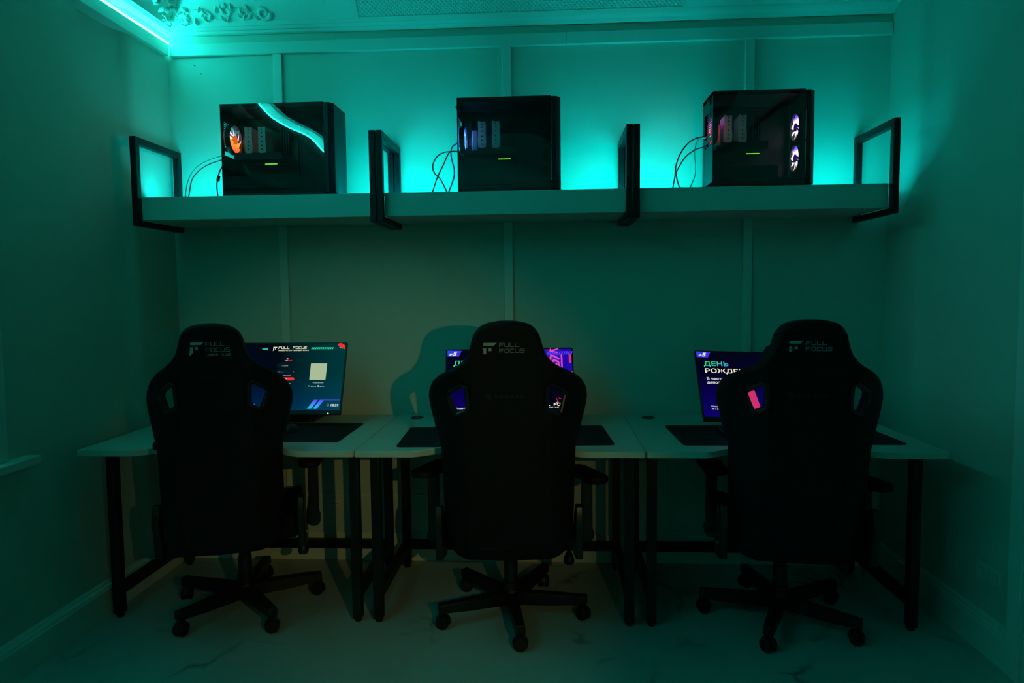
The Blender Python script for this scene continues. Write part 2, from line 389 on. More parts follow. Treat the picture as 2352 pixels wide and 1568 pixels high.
# ================================================================== COMPUTERS
def fan_mat(name, cols, s):
    """glow colour changes around the fan by height (local z)"""
    return grad_emis(name, 2, -.06, .06, cols, s)
def fan(name, parent, loc, facing, mats, r=.058):
    """fan lying in the y-z plane; facing +1/-1 along x"""
    g = G(); t = .025*facing
    fr = G()
    n = 28
    ringo = [(r*1.08*cos(2*pi*i/n), r*1.08*sin(2*pi*i/n)) for i in range(n)]
    # frame ring
    for i in range(n):
        a0, a1 = 2*pi*i/n, 2*pi*(i+1)/n
        q = []
        for rr, xx in ((r*1.02, 0), (r*1.10, 0), (r*1.10, t), (r*1.02, t)):
            q.append((xx, rr*cos(a0), rr*sin(a0))); q.append((xx, rr*cos(a1), rr*sin(a1)))
        fr.add(q, [(0,2,3,1), (2,4,5,3), (4,6,7,5), (6,0,1,7)])
    f = fr.build(name, M['plastic'], parent, loc=loc)
    bl = G()
    for k in range(9):
        a = 2*pi*k/9; vs = []; m_ = 6
        for i in range(m_+1):
            u = i/m_; rr = r*(.30+.70*u)
            for j, da in enumerate((-.30, .0, .30)):
                aa = a+da*(.9+.25*u)+.5*u
                vs.append((t*.5+.007*(j-1), rr*cos(aa), rr*sin(aa)))
        bl.add(vs, [(i*3+j, (i+1)*3+j, (i+1)*3+j+1, i*3+j+1) for i in range(m_) for j in range(2)])
    bl.cyl((t*.2, 0, 0), (t*.9, 0, 0), r*.32, n=20, mi=1)
    bl.build('blades', mats, f)
    return f
def pc(x, kind, label):
    Wd, D_, H_ = .545, .215, .437
    if kind == 'B': Wd = .482
    if kind == 'C': Wd = .458
    x0, x1 = 0, Wd
    r = empty('desktop_computer', (x, -.322, 1.8885)); tag(r, label, 'computer', 'gaming computers on the wall shelves')
    y0, y1 = 0, D_
    g = G(); tk = .003; fz = .012
    # chassis: back (y1) panel, top, bottom, rear (x0) and front (x1)
    g.box(x0, x1-.045, y1-tk, y1, fz, H_); g.box(x0, x1-.045, y0+.004, y1, H_-.022, H_); g.box(x0, x1-.045, y0+.004, y1, fz, fz+.018); g.box(x0, x1-.045, y0, y0+.004, fz-.006, fz+.004)
    # rear wall with slot openings
    g.box(x0, x0+tk, y0+.004, .035, fz, H_); g.box(x0, x0+tk, .178, y1, fz, H_)
    g.box(x0, x0+tk, .035, .178, H_-.075, H_); g.box(x0, x0+tk, .035, .178, .225, .245); g.box(x0, x0+tk, .035, .178, fz, .03)
    for k in range(12): g.box(x0, x0+tk, .035, .11, .250+.0105*k, .2545+.0105*k)
    g.box(x0, x0+tk, .035, .178, .03, .205)
    g.box(x0-.012, x0, .05, .075, H_-.035, H_-.025); g.box(x0-.006, x0+.002, .045, .08, H_-.05, H_-.018)      # thumbscrew / clip
    g.build('chassis', M['case'], r, bevel=.0012)
    for fx in (x0+.05, x1-.10):
        [G().cyl((fx, fy, 0), (fx, fy, fz+.001), .014, n=14).build('foot', M['rubber'], r) for fy in (.03, D_-.03)]
    # front bezel, chamfered towards the wall
    fg = G()
    fg.prism([(x1-.045, y0), (x1-.022, y0), (x1, y0+.020), (x1, y1-.010), (x1-.01, y1), (x1-.045, y1)], fz, H_-.004)
    fg.build('front_bezel', M['case'], r, bevel=.003)
    sl = G(); sl.box(x1-.046, x1-.0435, y0-.0012, y0+.002, .05, .20).box(x1-.046, x1-.0435, y0-.0012, y0+.002, .212, .34)
    sl.build('bezel_seam', M['chrome'] if kind != 'A' else M['plastic'], r)
    # power supply shroud, motherboard, cooler, graphics card
    G().box(x0+.004, x1-.05, .012, y1-.004, .031, .045).box(x0+.004, x1-.16, .012, .014, .031, .10).build('power_supply_shroud', M['board'], r)
    mb = G(); mb.box(x0+.01, x0+.30, y1-.012, y1-.006, .10, .40)
    for k in range(4): mb.box(x0+.225+.012*k, x0+.231+.012*k, y1-.045, y1-.012, .235, .365)
    mb.box(x0+.012, x0+.05, y1-.045, y1-.012, .25, .38)
    mb.build('motherboard', M['board'], r)
    cx = x0+.092 if kind != 'C' else x0+.064
    for k, dx in enumerate((0, .066)):
        t = G()
        tw = .036; xa = cx+dx
        prof = [(0, .003), (.006, .003), (.008, 0), (tw-.008, 0), (tw-.006, .003), (tw, .003), (tw+.002, .03), (tw, .062), (tw-.001, .066), (tw, .07), (tw, .124), (tw-.006, .125), (tw-.008, .122), (.012, .122), (.008, .126), (0, .125), (.001, .07), (-.001, .05)]
        pz = [(xa+a, .216+b) for a, b in prof]
        t.prism(pz, .058, .0595, 'y')
        for q in range(22): t.prism([(xa+.002, .0), (xa+tw-.002, 0), (xa+tw-.002, .0)], 0, 0, 'y') if False else None
        for q in range(16): t.box(xa+.001, xa+tw-.001, .064+.0055*q, .0646+.0055*q, .219, .338)
        tower = t.build('heatsink_tower', M['alu'], r)
        h = G()
        for z in (.018, .036, .055, .078, .096, .112): h.cyl((xa+tw/2, .0579, .216+z), (xa+tw/2, .0555, .216+z), .0030, n=8)
        h.build('heat_pipe_tip', M['dark_gap'], tower)
    gp = G(); gp.box(x0+.03, x0+.27, .07, .17, .188, .222); gp.box(x0+.03, x0+.10, .0685, .07, .196, .214)
    gpo = gp.build('graphics_card', M['board'], r, bevel=.003)
    lx = x0+.185+(.0 if kind != 'C' else .02)
    if kind == 'C': lx = x0+.168
    G().box(lx, lx+.060, .066, .0685, .1625, .1665).build('light_bar', M['green_led'], gpo)
    # fans
    if kind == 'A':
        fr_ = .066
        m1 = fan_mat('orange_fan_glow', [(0, srgb(205, 60, 35)), (.45, srgb(250, 130, 50)), (.58, srgb(255, 235, 225)), (.68, srgb(255, 215, 225)), (.8, srgb(240, 130, 200)), (1, srgb(60, 15, 60))], 2.6)
        fan('rear_fan', r, (x0+.006, .100, .290), 1, [m1, emis('orange_hub', srgb(240, 110, 40), 1.0)], .066)
    if kind == 'B':
        m1 = fan_mat('blue_fan_glow', [(0, srgb(10, 40, 255)), (.35, srgb(60, 120, 255)), (.5, srgb(215, 235, 255)), (.65, srgb(60, 120, 255)), (1, srgb(10, 40, 220))], 9)
        fan('rear_fan', r, (x0+.006, .090, .262), 1, [m1, emis('blue_hub', srgb(40, 90, 255), 6)])
        m2 = fan_mat('dim_blue_glow', [(0, srgb(8, 10, 110)), (1, srgb(10, 14, 100))], 2.0)
        for z in (.30, .15): fan('front_fan', r, (x1-.06, .12, z), -1, [m2, M['plastic']])
        G().box(x0+.062, x0+.090, .058, .15, .205, .30).build('cooler_fan', mat('blue_lit_fan_frame', (.45, .6, .95), .5), r, bevel=.004)  # frame colour tinted blue to stand in for the rear fan's light
    if kind == 'C':
        m1 = fan_mat('pink_fan_glow', [(0, srgb(240, 30, 40)), (.5, srgb(240, 70, 110)), (1, srgb(100, 50, 200))], 4.0)
        fan('rear_fan', r, (x0+.006, .09, .275), 1, [m1, emis('red_hub', srgb(250, 80, 70), 1.5)])
        m2 = fan_mat('white_violet_fan_glow', [(0, srgb(220, 60, 110)), (.25, srgb(255, 245, 255)), (.65, srgb(255, 240, 255)), (.85, srgb(110, 80, 220)), (1, srgb(30, 10, 110))], 3.0)
        for z in (.288, .145): fan('front_fan', r, (x1-.034, .105, z), -1, [m2, emis('violet_hub', srgb(40, 8, 90), 1)])
        G().box(x0+.028, x0+.05, .062, .15, .205, .30).build('cooler_fan', mat('red_lit_fan_frame', (.8, .5, .55), .5), r, bevel=.004)  # red glow of the rear fan is put into this frame's colour
    G().box(x0+.002, x1-.047, y0, y0+.0035, .016, H_-.003).build('glass_panel', M['glass'], r, smooth=False)
    return r
pc(-1.562, 'A', 'black glass sided computer on the left shelf with an orange fan glow')
pc(-.431, 'B', 'black glass sided computer on the middle shelf with blue light inside')
pc(.744, 'C', 'black glass sided computer on the right shelf with two white violet front fans')

def cable(pts, r, m, label, tail=None):
    x0 = pts[0][0]; K = .975
    f = lambda p: Vector((min(p[0]*K, x0) if x0 < 0 else min(p[0]*K, x0), p[1]-.085, 1.41+(p[2]-1.41)*K))
    P = [f(p) for p in pts]; e = P[-1]; P[-1] = Vector((e.x, e.y, 1.894+r)); P += [Vector((e.x+.003, e.y-.018, 1.890+r)), Vector((e.x+.004, e.y-.034, 1.8895+r))]
    g = G(); g.tube(spline(P, 8), r, 8)
    if tail: g.cyl(f(tail[0]), f(tail[1]), r*2.4, n=12)
    tag(g.build('cable', m), label, 'cable', 'cables behind the computers')
Y2 = -.22
cable([(-1.563, -.20, 2.112), (-1.60, Y2, 2.105), (-1.674, Y2, 2.084), (-1.73, Y2, 2.056), (-1.772, Y2, 2.008), (-1.792, Y2, 1.956), (-1.800, Y2, 1.90)], .0022, M['white_cable'], 'thin white cable, outer one, curving down left of the orange lit computer')
cable([(-1.563, -.19, 2.09), (-1.60, Y2, 2.085), (-1.679, Y2, 2.062), (-1.733, Y2, 2.028), (-1.765, Y2, 1.985), (-1.783, Y2, 1.90)], .0026, M['grey_cable'], 'grey cable, inner one, curving down left of the orange lit computer')
cable([(-1.563, -.2, 2.075), (-1.61, -.2, 2.066), (-1.632, -.2, 2.03), (-1.640, -.2, 1.998), (-1.648, -.2, 1.967), (-1.645, -.2, 1.90)], .0032, M['black_cable'], 'short black cable with a ferrite bead beside the orange lit computer', ((-1.636, -.2, 2.012), (-1.642, -.2, 1.985)))
cable([(-.433, -.2, 2.104), (-.456, -.2, 2.104), (-.512, -.2, 2.100), (-.550, -.2, 2.077), (-.568, -.2, 2.036), (-.558, -.2, 2.000), (-.531, -.2, 1.972), (-.500, -.2, 1.90)], .0034, M['grey_cable'], 'grey cable looping wide left of the blue lit computer')
cable([(-.433, -.19, 2.146), (-.452, -.19, 2.143), (-.473, -.19, 2.127), (-.480, -.19, 2.1), (-.474, -.19, 2.059), (-.464, -.19, 2.017), (-.469, -.19, 1.975), (-.495, -.19, 1.90)], .0034, M['blue_cable'], 'blue cable hanging down left of the blue lit computer')
cable([(-.433, -.21, 2.1), (-.47, -.21, 2.103), (-.487, -.21, 2.095), (-.513, -.21, 2.043), (-.546, -.21, 1.977), (-.570, -.21, 1.90)], .0030, M['black_cable'], 'straight black cable slanting down left of the blue lit computer')
cable([(.742, -.2, 2.15), (.72, -.2, 2.146), (.692, -.2, 2.14), (.655, -.2, 2.118), (.621, -.2, 2.072), (.600, -.2, 2.016), (.595, -.2, 1.965), (.585, -.2, 1.90)], .0032, M['black_cable'], 'black cable arching from the rear of the violet lit computer')
cable([(.742, -.21, 2.098), (.735, -.21, 2.097), (.692, -.21, 2.087), (.645, -.21, 2.055), (.611, -.21, 2.005), (.599, -.21, 1.971), (.615, -.21, 1.90)], .0032, M['grey_cable'], 'grey cable arching just below the black one at the violet lit computer')
cable([(.742, -.19, 2.145), (.71, -.19, 2.140), (.692, -.19, 2.105), (.688, -.19, 2.055), (.693, -.19, 2.003), (.689, -.19, 1.963), (.668, -.19, 1.90)], .0030, M['white_cable'], 'white cable dropping close to the rear of the violet lit computer')

# ================================================================== DESKS
ZT = .786
def desk_outline(x0, x1, yf, yb, flat=.22, dep=.085, run=.17):
    pts = [(x0, yb), (x0, yf+.012), (x0+.004, yf+.003), (x0+.012, yf), (x0+flat, yf)]
    for i in range(1, 13):
        t = i/12; pts.append((x0+flat+run*t, yf+dep*smoothstep(t)))
    for i in range(0, 12):
        t = i/12; pts.append((x1-flat-run+run*t, yf+dep*(1-smoothstep(t))))
    pts += [(x1-flat, yf), (x1-.012, yf), (x1-.004, yf+.003), (x1, yf+.012), (x1, yb)]
    return pts
def desk(xa, xb, label):
    c = (xa+xb)/2; hw = (xb-xa)/2-.0012; yf, yb = -.862, -.020
    r = empty('desk', (c, 0, 0)); tag(r, label, 'desk', 'three white topped desks in a row along the wall')
    g = G(); g.prism(desk_outline(-hw, hw, yf, yb), ZT-.025, ZT)
    g.build('desktop', M['laminate'], r, bevel=.0015)
    lw = .04
    for sx in (-1, 1):
        xc = sx*(hw-.045)
        for y in (-.695, -.105):
            G().box(xc-lw/2, xc+lw/2, y-lw/2, y+lw/2, .016, ZT-.026).cyl((xc, y, 0), (xc, y, .016), .015, .017, n=14).build('leg', M['black_steel'], r, bevel=.003)
        G().box(xc-.018, xc+.018, -.675, -.125, .100, .145).build('side_rail', M['black_steel'], r, bevel=.002)
        G().box(xc-.018, xc+.018, -.675, -.125, ZT-.066, ZT-.026).build('side_rail', M['black_steel'], r, bevel=.002)
    G().box(-hw+.065, hw-.065, -.123, -.087, .101, .145).build('rear_rail', M['black_steel'], r, bevel=.002)
    G().box(-hw+.065, hw-.065, -.123, -.087, ZT-.066, ZT-.026).build('rear_rail', M['black_steel'], r, bevel=.002)
    gg = G(); gx = -hw+.112; gy = -.112
    gg.lathe([(.034, .0), (.034, .002), (.031, .0035), (.027, .002), (.027, .0012)], 24, 0, None, (gx, gy, ZT))
    gg.box(gx-.002, gx+.002, gy-.03, gy+.03, ZT+.001, ZT+.0045, 1)
    gg.build('cable_grommet', [M['plastic'], M['chrome']], r)
    return r
desk(-1.968, -.8, 'left desk of the row under the left monitor, touching the left wall')
desk(-.8, .372, 'middle desk of the row with two black grommets beside it')
desk(.372, 1.535, 'right desk of the row, its right end clear of the wall')

def rounded(x0, x1, y0, y1, r, k=5):
    o = []
    for cx, cy, a in ((x1-r, y1-r, 0), (x0+r, y1-r, pi/2), (x0+r, y0+r, pi), (x1-r, y0+r, 1.5*pi)):
        for i in range(k+1): o.append((cx+r*cos(a+pi/2*i/k), cy+r*sin(a+pi/2*i/k)))
    return o
def mouse_pad(x0, x1, y0, y1, rz, label, dark=False):
    cx, cy = (x0+x1)/2, (y0+y1)/2; hw, hh = (x1-x0)/2, (y1-y0)/2
    r = empty('mouse_pad', (cx, cy, ZT+.0002), rz); tag(r, label, 'mouse pad', 'large black mouse pads on the desks')
    G().prism(rounded(-hw, hw, -hh, hh, .018), 0, .0035).build('mat', M['pad'], r)
    g = G()
    x = -hw+.155
    for i, w_ in enumerate((.016, .017, .015, .018, .016, .018)):
        for q in ((0, .018, w_, .018), (0, .0, w_*.9, .0), (0, .009, w_*.7, .009))[: (3 if i % 2 == 0 else 2)]:
            g.add([(x+q[0]+q[1]*.4, -hh+.045+q[1], .0038), (x+q[2]+q[1]*.4, -hh+.045+q[1], .0038), (x+q[2]+q[1]*.4, -hh+.048+q[1], .0038), (x+q[0]+q[1]*.4, -hh+.048+q[1], .0038)], [(0, 1, 2, 3)])
        x += w_+.005
    g.build('printed_mark', M['padprint'], r)
    return r
mouse_pad(-1.59, -.918, -.690, -.268, 0, 'black mouse pad on the left desk in front of the monitor')
mouse_pad(-.655, .250, -.765, -.355, R(3.2), 'black mouse pad on the middle desk, seen either side of the chair')
mouse_pad(.535, 1.440, -.732, -.318, R(1.5), 'black mouse pad on the right desk, its corner near the wall')

# keyboards and mice, mostly behind the chairs
def keyboard(x, y, rz, label):
    r = empty('keyboard', (x, y, ZT+.0042), rz); tag(r, label, 'keyboard', 'black keyboards on the mouse pads')
    G().prism(rounded(-.18, .18, -.065, .065, .008), 0, .018).build('body', M['plastic'], r, bevel=.002)
    g = G()
    for row in range(5):
        for k in range(16):
            x0 = -.172+.0216*k; y0 = -.056+.0232*row
            g.add([(x0, y0, .018), (x0+.018, y0, .018), (x0+.018, y0+.019, .018), (x0, y0+.019, .018), (x0+.002, y0+.002, .025), (x0+.016, y0+.002, .025), (x0+.016, y0+.017, .025), (x0+.002, y0+.017, .025)],
                  [(4,5,6,7), (0,1,5,4), (1,2,6,5), (2,3,7,6), (3,0,4,7)])
    g.build('keys', M['rubber'], r)
def mouse(x, y, label):
    r = empty('computer_mouse', (x, y, ZT+.0042)); tag(r, label, 'computer mouse', 'black mice on the mouse pads')
    g = G(); vs = []; n, m_ = 10, 14
    for i in range(n+1):
        t = i/n
        for k in range(m_):
            a = 2*pi*k/m_; rr = cos(t*pi/2)
            vs.append((.031*rr*cos(a), .058*rr*sin(a), .036*sin(t*pi/2)))
    g.add(vs, [(i*m_+k, i*m_+(k+1) % m_, (i+1)*m_+(k+1) % m_, (i+1)*m_+k) for i in range(n) for k in range(m_)]+[tuple(range(m_-1, -1, -1))])
    g.build('shell', M['plastic'], r)
    G().cyl((-.004, .034, .030), (.004, .034, .030), .009, n=14).build('wheel', M['rubber'], r)
keyboard(-1.40, -.50, 0, 'black keyboard on the left mouse pad, hidden behind the left chair')
keyboard(-.26, -.56, R(3), 'black keyboard on the middle mouse pad, hidden behind the middle chair')
keyboard(.92, -.52, 0, 'black keyboard on the right mouse pad, hidden behind the right chair')
mouse(-1.205, -.475, 'black computer mouse under the left monitor near the chair')
mouse(-.02, -.55, 'black computer mouse behind the middle chair')
mouse(1.17, -.52, 'black computer mouse behind the right chair')

# ================================================================== LETTERS made of strokes
GL = {'F': [[(0,0),(0,1),(1,1)],[(.22,.5),(.85,.5)]], 'U': [[(0,1),(0,.18),(.16,0),(1,0),(1,1)]], 'L': [[(0,1),(0,.0),(1,0)]],
      'O': [[(.16,0),(.84,0),(1,.16),(1,.84),(.84,1),(.16,1),(0,.84),(0,.16),(.16,0)]], 'C': [[(1,1),(.16,1),(0,.84),(0,.16),(.16,0),(1,0)]],
      'S': [[(1,1),(.14,1),(0,.88),(0,.62),(.14,.5),(.86,.5),(1,.38),(1,.12),(.86,0),(0,0)]], 'Y': [[(0,1),(0,.62),(.14,.5),(1,.5)],[(1,1),(1,.12),(.86,0),(.1,0)]],
      'B': [[(0,.5),(.9,.5),(1,.62),(1,1),(0,1),(0,0),(1,0),(1,.5)]], 'E': [[(1,1),(0,1),(0,0),(1,0)],[(.2,.5),(.85,.5)]],
      'R': [[(0,0),(0,1),(1,1),(1,.5),(.3,.5),(1,0)]]}
def strokes(g, text, x, z, wl, h, adv, th, put, mi=0, slant=0.):
    """put(u, v) -> 3-D point; strokes become quads"""
    for ch in text:
        for poly in GL.get(ch, []):
            P = [(x+p[0]*wl+slant*p[1]*h, z+p[1]*h) for p in poly]
            for (a, b) in zip(P[:-1], P[1:]):
                d = Vector((b[0]-a[0], b[1]-a[1])); L = d.length
                if L < 1e-6: continue
                d /= L; n_ = Vector((-d.y, d.x))*th/2; e = d*th*.5
                q = [(a[0]-e.x-n_.x, a[1]-e.y-n_.y), (b[0]+e.x-n_.x, b[1]+e.y-n_.y), (b[0]+e.x+n_.x, b[1]+e.y+n_.y), (a[0]-e.x+n_.x, a[1]-e.y+n_.y)]
                g.add([put(*p) for p in q], [(0,1,2,3)], mi)
        x += adv
def text_mesh(g, s, u, v, h, put, mi=0, sx=1.0, shear=0., bold=0.):
    """built-in font text (handles Cyrillic) flattened into mesh faces placed with put(u, v); cap height h"""
    cu = bpy.data.curves.new('t', 'FONT'); cu.body = s; cu.size = 1; cu.shear = shear; cu.offset = bold; cu.resolution_u = 3
    ob = bpy.data.objects.new('t', cu); COL.objects.link(ob)
    me = mesh_of(ob); k = h/.70
    o = len(g.v)
    for vt in me.vertices: g.v.append(tuple(put(u+vt.co.x*k*sx, v+vt.co.y*k)))
    wmax = max([vt.co.x for vt in me.vertices] or [0])*k*sx
    for p in me.polygons: g.f.append(tuple(i+o for i in p.vertices)); g.m.append(mi)
    bpy.data.objects.remove(ob); bpy.data.meshes.remove(me)
    return wmax

# ================================================================== MONITORS
MW, MH = .613, .365
def monitor(cx, ytop, ztop, yaw, roll, label, kind, tilt=R(22)):
    yb_, zb_ = ytop-MH*sin(tilt), ztop-MH*cos(tilt)
    r = empty('monitor', (cx, yb_+.10, ZT+.0005)); tag(r, label, 'monitor', 'flat black monitors on the desks')
    rot = Euler((-tilt, roll, yaw), 'XYZ'); loc = (0, -.10, zb_-ZT)
    g = G()
    g.prism(rounded(-MW/2, MW/2, 0, MH, .006, 3), .0, .012, 'y')
    g.box(-.17, .17, .010, .040, .06, .25)
    for f_ in range(len(g.f)): pass
    pan = g.build('housing', M['plastic'], r, loc=loc, rot=rot, bevel=.001)
    # stand
    G().box(-.045, .045, .165, .195, .008, .20).build('stand_neck', M['plastic'], r, bevel=.006, rot=(0, 0, yaw))
    G().prism(rounded(-.13, .13, .02, .24, .03), .0, .012).build('stand_base', M['plastic'], r, bevel=.003, rot=(0, 0, yaw))
    # active area
    u0, u1, v0, v1 = -MW/2+.007, MW/2-.007, .022, MH-.007
    def put(lift): return lambda u, v: (u-MW/2, -lift, v)
    s = G(); s.quad((u0, -.0006, v0), (u1, -.0006, v0), (u1, -.0006, v1), (u0, -.0006, v1))
    if kind == 'login':
        bg = login_bg()
    else:
        bg = poster_bg()
    scr = s.build('screen', bg, r, loc=loc, rot=rot, smooth=False)
    (login_art if kind == 'login' else poster_art)(scr, put)
    return r
def two_axis(name, fx, fz, op='ADD'):
    """emission = ramp over x (+) ramp over z, local object coordinates"""
    m, n, l = new_mat(name); n.remove(n['Principled BSDF'])
    tc = n.new('ShaderNodeTexCoord'); sp = n.new('ShaderNodeSeparateXYZ'); l.new(tc.outputs['Object'], sp.inputs[0]); outs = []
    for ax, (a, b, stops) in ((0, fx), (2, fz)):
        r = n.new('ShaderNodeMapRange'); r.inputs[1].default_value = a; r.inputs[2].default_value = b; l.new(sp.outputs[ax], r.inputs[0])
        cr_ = n.new('ShaderNodeValToRGB'); e0 = cr_.color_ramp.elements
        while len(e0) < len(stops): e0.new(.5)
        for i, (p_, c) in enumerate(stops): e0[i].position = p_; e0[i].color = (*c, 1)
        l.new(r.outputs[0], cr_.inputs[0]); outs.append(cr_)
    mx = n.new('ShaderNodeMix'); mx.data_type = 'RGBA'; mx.blend_type = op; mx.inputs[0].default_value = 1
    l.new(outs[0].outputs[0], mx.inputs[6]); l.new(outs[1].outputs[0], mx.inputs[7])
    e = n.new('ShaderNodeEmission'); l.new(mx.outputs[2], e.inputs[0]); l.new(e.outputs[0], n['Material Output'].inputs[0]); return m
def login_bg():
    return two_axis('login_screen_glow', (-.30, .30, [(0, srgb(3, 3, 24)), (.45, srgb(1, 5, 12)), (.75, srgb(0, 42, 44)), (1, srgb(0, 54, 54))]),
                    (.02, .36, [(0, srgb(0, 34, 72)), (.22, srgb(0, 22, 52)), (.55, srgb(0, 4, 12)), (1, srgb(0, 4, 5))]))
def poster_bg():
    return two_axis('poster_screen_glow', (-.30, .30, [(0, (0, 0, 0)), (.5, srgb(0, 0, 12)), (.72, srgb(20, 0, 70)), (.85, srgb(60, 30, 190)), (.93, srgb(30, 0, 170)), (1, srgb(30, 8, 160))]),
                    (.02, .36, [(0, srgb(14, 2, 104)), (.3, srgb(9, 1, 80)), (.62, srgb(4, 2, 34)), (1, srgb(4, 5, 18))]))
CREAM = emis('screen_cream', srgb(238, 236, 200)); WHITE = emis('screen_white', srgb(215, 220, 215)); MINT = emis('screen_mint', srgb(40, 205, 150))
RED = emis('screen_red', srgb(245, 45, 45)); CARD = emis('screen_card', srgb(170, 188, 150)); DIM = emis('screen_dim', srgb(110, 130, 130)); DARK = emis('screen_dark', srgb(2, 26, 34))
CY = grad_emis('screen_blue_cyan', 2, .02, .07, [(0, srgb(0, 205, 240)), (1, srgb(80, 80, 250))])
VIO = emis('screen_violet', srgb(90, 60, 250)); PINK = emis('screen_pink', srgb(225, 75, 180)); ROSE = emis('screen_rose', srgb(205, 50, 110)); REDP = emis('screen_redpink', srgb(220, 45, 110))
NIGHT = emis('screen_night', srgb(5, 3, 22))
TAGM = grad_emis('screen_tag', 0, -.30, -.22, [(0, srgb(40, 70, 225)), (1, srgb(75, 30, 225))])
DAYM = grad_emis('screen_day', 0, -.27, -.12, [(0, srgb(40, 215, 140)), (.4, srgb(45, 200, 160)), (1, srgb(50, 140, 225))])
def login_art(scr, put):
    # crop coordinates of the screen: (x, y) -> (u, v)
    def C(x, y):
        s = 3920+190*(y-150)/1340; xr = 2060-165*(y-150)/1340
        return (.613-(xr-x)/s, (1490-y)/1340*.365)
    p1 = put(.0014)
    def poly(g, pts, mi=0): g.add([p1(*C(*q)) for q in pts], [tuple(range(len(pts)))[::-1]], mi)
    g = G()
    mats = [CREAM, MINT, RED, CARD, WHITE, CY, DIM, DARK]
    for k in range(4): poly(g, [(350+28*k, 258), (374+28*k, 258), (386+28*k, 290), (362+28*k, 290)], 1) if k < 3 or 1 else None
    for k in range(12): poly(g, [(1356+37*k, 246), (1380+37*k, 246), (1362+37*k, 282), (1336+37*k, 282)], 1)
    # logo mark and name
    poly(g, [(580, 234), (662, 234), (645, 252), (576, 252)]); poly(g, [(576, 262), (594, 262), (590, 292), (566, 314)]); poly(g, [(610, 264), (628, 264), (626, 282), (608, 282)])
    u, v = C(682, 270); strokes(g, 'FULL FOCUS', u, v, .0105, .0105, .0146, .0022, p1, 0, .12)
    u, v = C(678, 314); text_mesh(g, 'КИБЕРСПОРТИВНЫЙ КЛУБ', u, v, .0058, p1, 0, 1.38, 0, .02)
    # red corner badge
    poly(g, [(1892, 172), (1945, 166), (2012, 212), (2006, 284), (1876, 214)], 2); poly(g, [(1895, 238), (1915, 240), (1965, 268), (1955, 276), (1900, 250)], 1)
    # centre column
    poly(g, [(840, 442), (880, 442), (880, 465), (860, 482), (842, 466)], 2); poly(g, [(846, 448), (858, 448), (858, 474), (847, 464)], 4)
    u, v = C(800, 503); w_ = text_mesh(g, 'LAN', u, v, .0042, p1, 4, 1.3, 0, .03); text_mesh(g, 'GAME', u+w_+.001, v, .0042, p1, 2, 1.3, 0, .02)
    for (a, b, c, d) in ((640, 545, 985, 625), (630, 670, 990, 735)): poly(g, [(a, b), (c, b), (c, d), (a, d)], 7)
    u, v = C(720, 600); text_mesh(g, '+7 000 000-00-00', u, v, .0034, p1, 4, 1.0, 0, .03)
    u, v = C(700, 714); text_mesh(g, 'Пароль', u, v, .0034, p1, 6, 1.0)
    poly(g, [(664, 697), (680, 697), (680, 714), (664, 714)], 6); poly(g, [(960, 698), (980, 698), (978, 712), (960, 712)], 6)
    u, v = C(750, 786); text_mesh(g, 'Забыли пароль?', u, v, .0036, p1, 4, 1.0, 0, .02)
    bt = []
    for i in range(9): a = -pi/2+pi*i/8; bt.append((955+25*cos(a), 837+27*sin(a)))
    for i in range(9): a = pi/2+pi*i/8; bt.append((648+28*cos(a), 837+27*sin(a)))
    poly(g, bt, 2)
    p2 = put(.0017)
    u, v = C(770, 842); text_mesh(g, 'Войти', u, v, .0036, p2, 4, 1.0, 0, .02)
    u, v = C(745, 928); text_mesh(g, 'Нет аккаунта?', u, v, .0036, p1, 4, 1.1, 0, .03)
    u, v = C(785, 955); text_mesh(g, 'Создать', u, v, .0034, p1, 2, 1.0, 0, .02)
    u, v = C(832, 1004); text_mesh(g, 'РУС', u, v, .0034, p1, 4, 1.0, 0, .03)
    # plain pale card
    poly(g, [(1335, 549), (1640, 549), (1648, 560), (1608, 850), (1598, 857), (1290, 857), (1282, 848), (1325, 556)], 3)
    u, v = C(1350, 916); text_mesh(g, 'Установи приложение', u, v, .0032, p1, 4, 1.08, 0, .02)
    poly(g, [(1266, 952), (1294, 968), (1264, 984)], 1); u, v = C(1305, 980); text_mesh(g, 'Google Play', u, v, .0042, p1, 4, .95, 0, .02)
    poly(g, [(1450, 955), (1468, 955), (1472, 968), (1466, 984), (1452, 984), (1446, 968)], 4); u, v = C(1482, 980); text_mesh(g, 'App Store', u, v, .0042, p1, 4, .95, 0, .02)
    # stripes, line and clock
    poly(g, [(1370, 1220), (1452, 1220), (1305, 1385), (1220, 1385)], 5); poly(g, [(1490, 1220), (1575, 1220), (1420, 1385), (1340, 1385)], 5)
    poly(g, [(1570, 1219), (1884, 1219), (1883, 1227), (1562, 1227)], 5)
    poly(g, [(150, 1288), (210, 1380), (138, 1380)], 5)
    cxk, cyk = C(1645, 1315); ring = []
    for i in range(20):
        a0, a1 = 2*pi*i/20, 2*pi*(i+1)/20
        g.add([p1(cxk+.0068*cos(a0), cyk+.0068*sin(a0)), p1(cxk+.0068*cos(a1), cyk+.0068*sin(a1)), p1(cxk+.0054*cos(a1), cyk+.0054*sin(a1)), p1(cxk+.0054*cos(a0), cyk+.0054*sin(a0))], [(0,1,2,3)], 6)
    poly(g, [(1636, 1312), (1664, 1312), (1664, 1320), (1636, 1320)], 4)
    u, v = C(1690, 1336); text_mesh(g, '18:29', u, v, .0105, p1, 4, 1.25, 0, .035)
    g.build('login_graphics', mats, scr, smooth=False)
    # power light under the bezel
    G().cyl((.245, -.002, .006), (.245, .001, .006), .0035, n=10).build('power_light', emis('monitor_power_light', (1, 1, 1), 1.2), scr)
